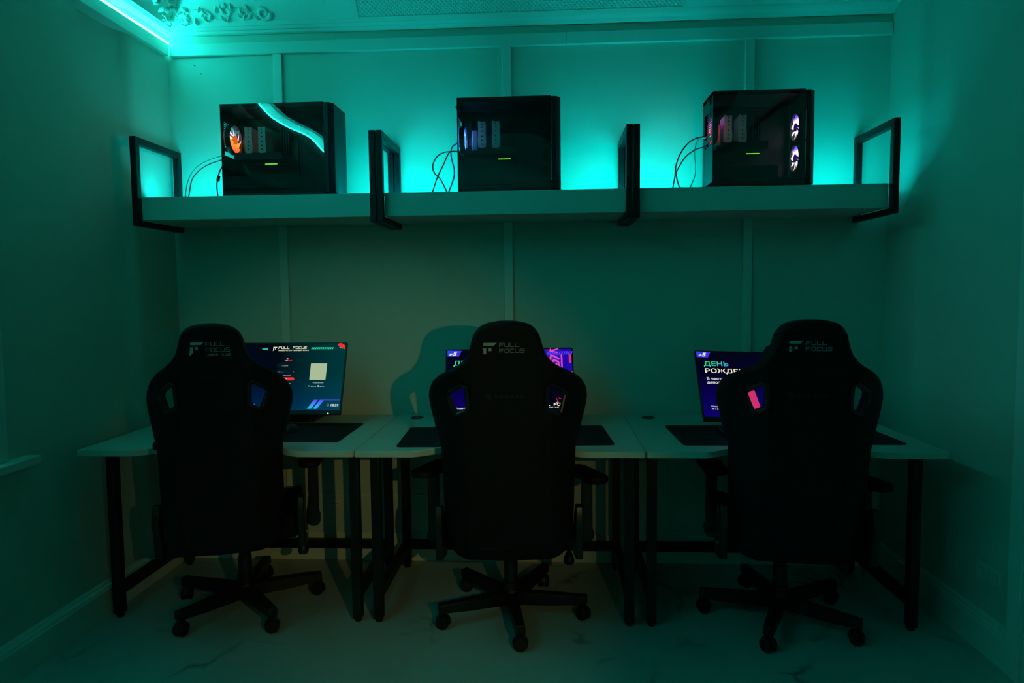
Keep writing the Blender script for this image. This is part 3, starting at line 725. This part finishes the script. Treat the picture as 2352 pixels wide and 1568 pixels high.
def poster_art(scr, put):
    def C(x, y):   # right-hand monitor crop
        s = 3737+163*(y-190)/1210; xl = 185+115*(y-190)/1210
        return ((x-xl)/s, (1450-y)/1255*.365)
    def D(x, y):   # middle monitor crop, right half
        return ((x-190)/3190, MH-(y-135)/1062*MH)
    p0 = put(.0010); p1 = put(.0014); p2 = put(.0018)
    g = G(); mats = [CREAM, TAGM, DAYM, VIO, PINK, ROSE, REDP, WHITE, NIGHT]
    def poly(pts, mi, F=C, pp=None): g.add([(pp or p1)(*F(*q)) for q in pts], [tuple(range(len(pts)))[::-1]], mi)
    def ribbon(pts, w_, mi, F=D):
        P = [Vector((*F(*q), 0)) for q in pts]
        for a, b in zip(P[:-1], P[1:]):
            d = (b-a); d.normalize(); n_ = Vector((-d.y, d.x, 0))*w_/2; e = d*w_*.3
            g.add([p1(*(a-e-n_)[:2]), p1(*(b+e-n_)[:2]), p1(*(b+e+n_)[:2]), p1(*(a-e+n_)[:2])], [(0,1,2,3)], mi)
    poly([(215, 215), (478, 222), (430, 322), (230, 318)], 1)
    u, v = C(258, 300); w_ = text_mesh(g, '№', u, v, .0085, p2, 0, 1.1, .25, .03); u, v = C(318, 302); text_mesh(g, '5', u, v, .0185, p2, 0, 1.35, .25, .05)
    u, v = C(348, 476); text_mesh(g, 'ДЕНЬ', u, v, .0225, p1, 2, 1.36, 0, .016)
    u, v = C(363, 602); text_mesh(g, 'РОЖДЕНИЯ', u, v, .0215, p1, 0, 1.42, 0, .02)
    u, v = C(392, 731); text_mesh(g, 'В честь праздника', u, v, .0125, p1, 7, 1.28, 0, .028)
    u, v = C(402, 795); text_mesh(g, 'депозит бонусом', u, v, .0125, p1, 7, 1.22, 0, .028)
    u, v = C(455, 1208); text_mesh(g, '*Акция действует', u, v, .0066, p1, 7, 1.3, 0, .02)
    u, v = C(462, 1247); text_mesh(g, 'за 5 дней до и после', u, v, .0066, p1, 7, 1.3, 0, .02)
    poly([(1115, 250), (1150, 250), (1190, 430), (1152, 430)], 6) if False else None
    # pink lit pillar and violet stripes near the middle
    g.add([p1(.226, .060), p1(.280, .060), p1(.252, .21), p1(.190, .21)], [(0,1,2,3)], 5)
    g.add([p1(.262, .222), p1(.30, .222), p1(.305, .228), p1(.267, .228)], [(0,1,2,3)], 3)
    g.add([p1(.252, .28), p1(.262, .28), p1(.258, .35), p1(.250, .35)], [(0,1,2,3)], 6) if False else None
    g.add([p0(.40, .0225), p0(.6055, .0225), p0(.6055, .150), p0(.50, .19), p0(.40, .165)], [(0,1,2,3,4)], 8)
    # neon sign, pillar and lights at the upper right
    for k in range(11): poly([(1762+36*k, 190), (1782+36*k, 190), (1762+36*k, 238), (1738+36*k, 238)], 3, D)
    ribbon([(1800, 152), (1800, 190), (1915, 150), (1790, 182), (1905, 205)], .0055, 4)
    ribbon([(1790, 372), (1795, 300), (1806, 245), (1860, 262), (1925, 300)], .0085, 4)
    ribbon([(1825, 345), (1850, 310), (1915, 345), (1925, 400), (1938, 470)], .0085, 4)
    ribbon([(1840, 420), (1850, 375), (1885, 372), (1900, 420), (1905, 500)], .0085, 4)
    ribbon([(1967, 242), (1967, 640)], .0075, 4)
    ribbon([(2096, 245), (2096, 350)], .0115, 6); ribbon([(2106, 490), (2112, 640)], .0125, 6)
    ribbon([(1720, 745), (1745, 775)], .008, 6)
    for (a, b, c, d) in ((1860, 860, 1900, 935), (1820, 950, 1878, 915), (1900, 860, 1960, 880), (1925, 980, 1955, 900)): ribbon([(a, b), (c, d)], .0022, 6 if a != 1820 else 7)
    # club name at the bottom
    u, v = D(1560, 965); strokes(g, 'FULL FOCUS', u, v, .0125, .0115, .0165, .0030, p2, 0, 0)
    u, v = D(1560, 1000); text_mesh(g, 'КИБЕРСПОРТИВНЫЙ КЛУБ', u, v, .0062, p2, 7, 1.45, 0, .02)
    g.build('poster_graphics', mats, scr, smooth=False)
monitor(-1.315, -.215, 1.183, R(-1), 0, 'left monitor showing a dark teal login page with a red button', 'login')
monitor(-.190, -.255, 1.150, R(4), R(-.3), 'middle monitor with a violet and pink poster, mostly behind the middle chair', 'poster')
monitor(1.002, -.175, 1.120, R(5), R(2.2), 'right monitor with a dark blue birthday poster, half behind the right chair', 'poster', R(32))

# ================================================================== CHAIRS
PROF = [(1.316, 0), (1.315, .030), (1.308, .070), (1.298, .093), (1.284, .108), (1.262, .122), (1.235, .129), (1.210, .136), (1.185, .147), (1.165, .163), (1.145, .190), (1.125, .222), (1.104, .254), (1.080, .280), (1.050, .296), (1.015, .301), (.980, .296),
        (.945, .287), (.910, .278), (.870, .270), (.820, .264), (.730, .261), (.600, .260), (.470, .257), (.425, .248), (.395, .232), (.378, .205), (.370, .16), (.366, 0)]
HOLE = [(.150, 1.072), (.165, 1.077), (.214, 1.046), (.218, 1.034), (.196, .975), (.186, .968), (.152, .984), (.147, .994)]
PROF = [(z, x*(1.035 if .85 < z < 1.13 else 1.0)) for z, x in PROF]
def yback(z): return -.296-.178*(z-.38)                 # centre plane of the shell behind the hub
def shell_mesh():
    """backrest shell: filled outline with two shoulder openings, rounded by voxel remeshing"""
    cu = bpy.data.curves.new('c', 'CURVE'); cu.dimensions = '2D'; cu.fill_mode = 'BOTH'; cu.extrude = .026; cu.bevel_depth = .020; cu.offset = -.020; cu.bevel_resolution = 3
    out = [(x, z) for z, x in PROF] + [(-x, z) for z, x in PROF[-2:0:-1]]
    loops = [out, [(x, z) for x, z in HOLE], [(-x, z) for x, z in HOLE[::-1]]]
    for k, lp in enumerate(loops):
        if k:      # widen openings against the bevel offset
            cxm = sum(p[0] for p in lp)/len(lp); czm = sum(p[1] for p in lp)/len(lp)
            lp = [(p[0], p[1]) for p in lp]
        sp = cu.splines.new('POLY'); sp.points.add(len(lp)-1); sp.use_cyclic_u = True
        for p, q in zip(sp.points, lp): p.co = (q[0], q[1], 0, 1)
    ob = bpy.data.objects.new('c', cu); COL.objects.link(ob)
    me = mesh_of(ob); bpy.data.objects.remove(ob)
    ob = bpy.data.objects.new('c', me); COL.objects.link(ob)
    rm = ob.modifiers.new('r', 'REMESH'); rm.mode = 'VOXEL'; rm.voxel_size = .0075
    sm = ob.modifiers.new('s', 'SMOOTH'); sm.factor = .5; sm.iterations = 3
    me2 = mesh_of(ob); bpy.data.objects.remove(ob)
    for v in me2.vertices:
        x, z, t = v.co.x, v.co.y, v.co.z        # t: thickness coordinate
        w_ = max(0, abs(x)-.16); wing = 1.6*w_**1.25*smoothstep((1.22-z)/.15)
        # padded front, flatter rear; lumbar bulge forward
        f = smoothstep((t+.046)/.092)
        pad = .018*f*(1-min(1, abs(x)/.2)**2)*(1+.6*sin((z-.45)*3.4))
        v.co = (x, yback(z)+t*(1.0 if abs(x) < .16 else 1.0)+wing+pad, z)
    me2.materials.clear(); me2.materials.append(M['leather'])
    for p in me2.polygons: p.use_smooth = True
    me2.name = 'backrest'; return me2
SHELL = shell_mesh()
def yrear(z, x=0.):
    return yback(z)-.046+1.6*max(0, abs(x)-.16)**1.25*smoothstep((1.22-z)/.15)
def logo(kind, parent):
    g = G()
    def put(u, v): return (u, yrear(v, u)-.0016, v)
    def poly(pts): g.add([put(*p) for p in pts], [tuple(range(len(pts)))], 0)
    if kind == 'club':
        x, z = -.076, 1.238
        poly([(x+.001, z-.010), (x+.043, z-.010), (x+.054, z), (x+.001, z)]); poly([(x-.004, z-.052), (x+.010, z-.041), (x+.011, z-.018), (x, z-.018)]); poly([(x+.019, z-.029), (x+.030, z-.029), (x+.030, z-.018), (x+.019, z-.018)])
        strokes(g, 'FULL', x+.062, z-.015, .0150, .0145, .0198, .0018, put); strokes(g, 'FOCUS', x+.062, z-.038, .0150, .0145, .0198, .0018, put)
        strokes(g, 'CYBER CLUB', x+.062, z-.054, .0068, .0080, .0098, .0013, put)
    else:
        x, z = -.082, 1.238
        poly([(x, z-.0100), (x+.038, z-.0100), (x+.049, z), (x, z)]); poly([(x, z-.041), (x+.010, z-.041), (x+.010, z-.019), (x, z-.019)]); poly([(x+.019, z-.030), (x+.029, z-.030), (x+.029, z-.019), (x+.019, z-.019)])
        strokes(g, 'FULL', x+.058, z-.0145, .0140, .0130, .0190, .0015, put); strokes(g, 'FOCUS', x+.058, z-.0360, .0140, .0130, .0190, .0015, put)
    o = g.build('embroidered_logo', M['thread'], parent, smooth=False); o['label'] = 'pale embroidered FULL FOCUS logo'
    return o
def tri_badge(parent):
    g = G()
    def put(u, v): return (u, yrear(v, u)-.0015, v)
    g.add([put(*p) for p in ((-.085, 1.048), (-.060, 1.048), (-.052, 1.030), (-.066, 1.022))], [(3,2,1,0)])
    for k in range(6): g.add([put(-.046+.019*k, 1.032), put(-.032+.019*k, 1.032), put(-.032+.019*k, 1.044), put(-.046+.019*k, 1.044)], [(0,1,2,3)])
    g.build('maker_badge', M['plastic'], parent, smooth=False)
def caster(parent, x, y, a):
    r = .029; T = Matrix.Translation((x, y, 0)) @ Matrix.Rotation(a, 4, 'Z')
    h = G(); h.cyl((.012, 0, .045), (.012, 0, .072), .0085, n=12, T=T)
    hood = [(.033*cos(t), .030+.033*sin(t)) for t in [pi*i/12 for i in range(13)]]
    h.prism(hood, -.006, .006, 'y', T=T)
    o = h.build('caster', M['plastic'], parent)
    for s in (-1, 1):
        wg_ = G(); wg_.lathe([(.008, .003), (r*.96, .004), (r, .008), (r, .018), (r*.9, .0225), (r*.5, .0245), (.004, .0245)], 22, T=T @ Matrix.Translation((0, 0, r)) @ Matrix.Rotation(-s*pi/2, 4, 'X'))
        wg_.build('wheel', M['rubber'], o)
def chair(x, y, face, cast_deg, kind, arms, pillow, label, spin, upright=0., fit=(1, 1, 0, 0)):
    r = empty('gaming_chair', (x, y, 0), face); tag(r, label, 'chair', 'black gaming chairs at the desks')
    sh = bpy.data.objects.new('backrest', SHELL); COL.objects.link(sh); sh.parent = r
    def lean(o):      # backrest set more upright than the mesh: turn about the hinge, slide along it
        p = Vector((0, -.30, .38)); m_ = Matrix.Rotation(-upright, 4, 'X') @ Matrix.Diagonal((fit[0], 1, fit[1], 1))
        o.location = p-m_ @ p + Vector((fit[4] if len(fit) > 4 else 0, fit[2], fit[3])); o.rotation_euler = (-upright, 0, 0); o.scale = (fit[0], 1, fit[1]); return o
    lean(sh)
    logo(kind, sh)
    if kind == 'plain': tri_badge(sh)
    # opening rims
    for s in (-1, 1):
        pts = [(s*q[0], yrear(q[1], q[0])+.004, q[1]) for q in HOLE]
        cxm = s*.182; czm = 1.022
        pts = [(cxm+(p[0]-cxm)*1.06, p[1], czm+(p[2]-czm)*1.06) for p in pts]
        o = G().tube(pts, .009, 8, closed=True).build('vent_rim', M['plastic'], sh)
    # sewn rear panels: curved seams
    g = G()
    g.tube([(u*.115, yrear(1.098)-.0005, 1.100-.002*(u*u)) for u in [k/8-1 for k in range(17)]], .0025, 6)
    g.tube([(u*.125, yrear(.965)-.0005, .955+.018*(u*u)) for u in [k/8-1 for k in range(17)]], .0025, 6)
    for s in (-1, 1): g.tube([(s*.128, yrear(z)-.0005, z) for z in (1.17, 1.10, 1.03, .96, .85, .7, .55, .42)], .0025, 6)
    g.tube([(u*.15, yrear(.42)-.0005, .425) for u in [k/4-1 for k in range(9)]], .0025, 6)
    g.build('seam_piping', M['leather2'], sh)
    # neck pillow with strap
    pz, pw, ph = pillow
    g = G(); n, m_ = 16, 12; vs = []
    for i in range(n+1):
        u = -1+2*i/n; e = (1-abs(u)**3.2)**.5 if abs(u) < 1 else 0
        for k in range(m_):
            a = 2*pi*k/m_
            ca, sa = cos(a), sin(a)
            vs.append((pw*u, yback(pz)+.105+.045*e*math.copysign(abs(ca)**.75, ca), pz+ph*(e*.85+.15*(1 if abs(u) < 1 else 0))*math.copysign(abs(sa)**.75, sa)))
    g.add(vs, [(i*m_+k, i*m_+(k+1) % m_, (i+1)*m_+(k+1) % m_, (i+1)*m_+k) for i in range(n) for k in range(m_)])
    lean(g.build('neck_pillow', M['leather2'], r))
    # seat
    g = G(); n, m_ = 14, 20; vs = []
    for i in range(n+1):
        v = i/n; yy = -.25+.53*v
        for k in range(m_+1):
            u = -1+2*k/m_
            h = .475+.045*abs(u)**4-.02*smoothstep((v-.8)/.2)+.01*cos(u*pi)
            h -= .03*smoothstep((abs(u)-.9)/.1)
            vs.append((u*(.265-.02*v), yy, h))
    top = len(vs)
    for i in range(n+1):
        v = i/n; yy = -.25+.53*v
        for k in range(m_+1):
            u = -1+2*k/m_; vs.append((u*(.255-.03*v), yy, .385+.01*v))
    q = m_+1
    fs = [(i*q+k, i*q+k+1, (i+1)*q+k+1, (i+1)*q+k) for i in range(n) for k in range(m_)]
    fs += [(top+i*q+k, top+(i+1)*q+k, top+(i+1)*q+k+1, top+i*q+k+1) for i in range(n) for k in range(m_)]
    fs += [(k, top+k, top+k+1, k+1) for k in range(m_)] + [(n*q+k, n*q+k+1, top+n*q+k+1, top+n*q+k) for k in range(m_)]
    fs += [(i*q, (i+1)*q, top+(i+1)*q, top+i*q) for i in range(n)] + [(i*q+m_, top+i*q+m_, top+(i+1)*q+m_, (i+1)*q+m_) for i in range(n)]
    g.add(vs, fs); g.build('seat', M['leather'], r, bevel=.012, seg=3)
    # tilt mechanism, lever with knob
    g = G(); g.box(-.12, .12, -.13, .12, .335, .372); g.box(-.20, .20, -.17, .17, .372, .386); g.prism([(-.07, .30), (.07, .30), (.12, .336), (-.12, .336)], -.09, .08, 'y')
    g.build('tilt_mechanism', M['black_steel'], r, bevel=.004)
    g = G(); g.tube([(.10, .02, .345), (.20, .02, .335), (.250, .01, .315), (.256, .0, .285)], .006, 8)
    lv = g.build('tilt_lever', M['black_steel'], r)
    G().lathe([(.004, .060), (.012, .050), (.021, .030), (.025, .012), (.020, .0), (.006, -.004)], 18, 0, None, (.256, 0, .225)).build('knob', M['plastic'], lv)
    # recline hinges at both sides with covers
    for s in (-1, 1):
        g = G(); sgn = s
        pts = [(-.30, .36), (-.16, .33), (-.13, .37), (-.17, .44), (-.225, .53), (-.275, .58), (-.31, .58), (-.33, .52), (-.31, .44)]
        x0, x1 = sorted((s*.262, s*.292)); g.prism(pts, x0, x1, 'x')
        hc = g.build('hinge_cover', M['plastic'], r, bevel=.006)
        xb = s*.292
        G().cyl((xb, -.22, .40), (xb+s*.004, -.22, .40), .012, n=14).build('bolt', M['chrome'], hc)
    g = G(); g.tube([(.295, -.19, .43), (.300, -.14, .50), (.302, -.13, .525)], .009, 8); g.build('recline_handle', M['plastic'], r)
    # armrests
    for (ax, ay, az, arot) in arms:
        s = 1 if ax > 0 else -1
        g = G(); g.box(ax-.022, ax+.022, ay-.035, ay+.035, .345, az-.035); g.box(min(ax, s*.20), max(ax, s*.20), ay-.03, ay+.03, .345, .372)
        g.cyl((ax, ay-.038, .365), (ax, ay+.038, .365), .030, n=18)
        po = g.build('armrest', M['plastic'], r, bevel=.004)
        T = Matrix.Translation((ax, ay, az)) @ Matrix.Rotation(arot, 4, 'Z')
        G().prism([(p[0]+.0, p[1]) for p in rounded(-.048, .048, -.13, .13, .04, 6)], -.030, 0, T=T).build('arm_pad', M['rubber'], po, bevel=.008, seg=3)
    # gas lift
    G().lathe([(.036, .10), (.036, .15), (.030, .155), (.030, .235), (.026, .24), (.026, .25)], 20).cyl((0, 0, .25), (0, 0, .32), .015, n=16, mi=1).build('gas_lift', [M['plastic'], M['chrome'] if False else M['black_steel']], r)
    # five-star base and casters
    G().lathe([(.034, .050), (.045, .060), (.045, .108), (.038, .118), (.030, .120)], 24).build('base_hub', M['black_steel'], r)
    for k in range(5):
        a = R(cast_deg)+2*pi*k/5-face
        T = Matrix.Rotation(a, 4, 'Z'); g = G()
        vs = []
        for (d, hw, z0, z1) in ((.030, .027, .052, .108), (.20, .024, .060, .108), (.335, .021, .072, .108)):
            vs += [(d, -hw, z0), (d, hw, z0), (d, hw*.85, z1), (d, -hw*.85, z1)]
        fs = [(0,1,2,3)[::-1], (8,9,10,11)] + [(i*4+j, i*4+(j+1) % 4, i*4+4+(j+1) % 4, i*4+4+j) for i in range(2) for j in range(4)]
        g.add(vs, fs, 0, T); g.build('base_arm', M['black_steel'], r, bevel=.004)
        caster(r, .318*cos(a), .318*sin(a), a+spin[k])
    return r
chair(-1.400, -.576, R(16), -119, 'club', [(.305, .07, .665, R(-6)), (-.235, -.20, .838, 0)], (1.12, .185, .055), 'left gaming chair turned slightly left, logo with a third line reading cyber club', (.4, 1.2, -.6, .9, 2.0), R(7.5), (.885, .95, -.10, .03, -.018))
chair(-.183, -.604, R(2.5), -80.3, 'plain', [(.335, .0, .640, R(24)), (-.335, .0, .670, R(-24))], (1.13, .185, .045), 'middle gaming chair in front of the violet screen, backrest facing us', (1.5, 2.4, .5, 1.0, -.7))
chair(.982, -.605, R(-6.5), -115.4, 'plain', [(.330, .0, .630, R(24)), (-.285, .05, .665, R(6))], (1.175, .150, .055), 'right gaming chair, in the darkest corner beside the right wall', (.9, .5, -1.1, 1.9, .2), R(2), (.975, .99, 0, 0))

# ================================================================== OUTLETS
def outlet(loc, rz, label, n=1):
    r = empty('wall_outlet', loc, rz); tag(r, label, 'outlet')
    for k in range(n):
        dx = .072*k
        g = G(); T = Matrix.Translation((dx, 0, 0)) @ Matrix.Rotation(pi/2, 4, 'X')
        if n > 1: g.box(dx-.040, dx+.032, -.008, 0, -.038, .038)
        g.lathe([(.034, .0), (.034, .006), (.031, .010), (.024, .010), (.022, .003), (.001, .003)], 26, 0, T)
        pt = g.build('socket_ring', M['socket'], r, bevel=.001)
        h = G()
        for s in (-1, 1): h.cyl((dx+s*.0095, -.0032, 0), (dx+s*.0095, -.0045, 0), .0028, n=8)
        h.build('pin_hole', M['dark_gap'], pt)
outlet((-1.163, -.0005, .303), 0, 'small round wall socket low on the back wall under the left desk')
outlet((XR+.034, -.80, .294), R(-90), 'double wall socket low on the right wall near the baseboard', 2)
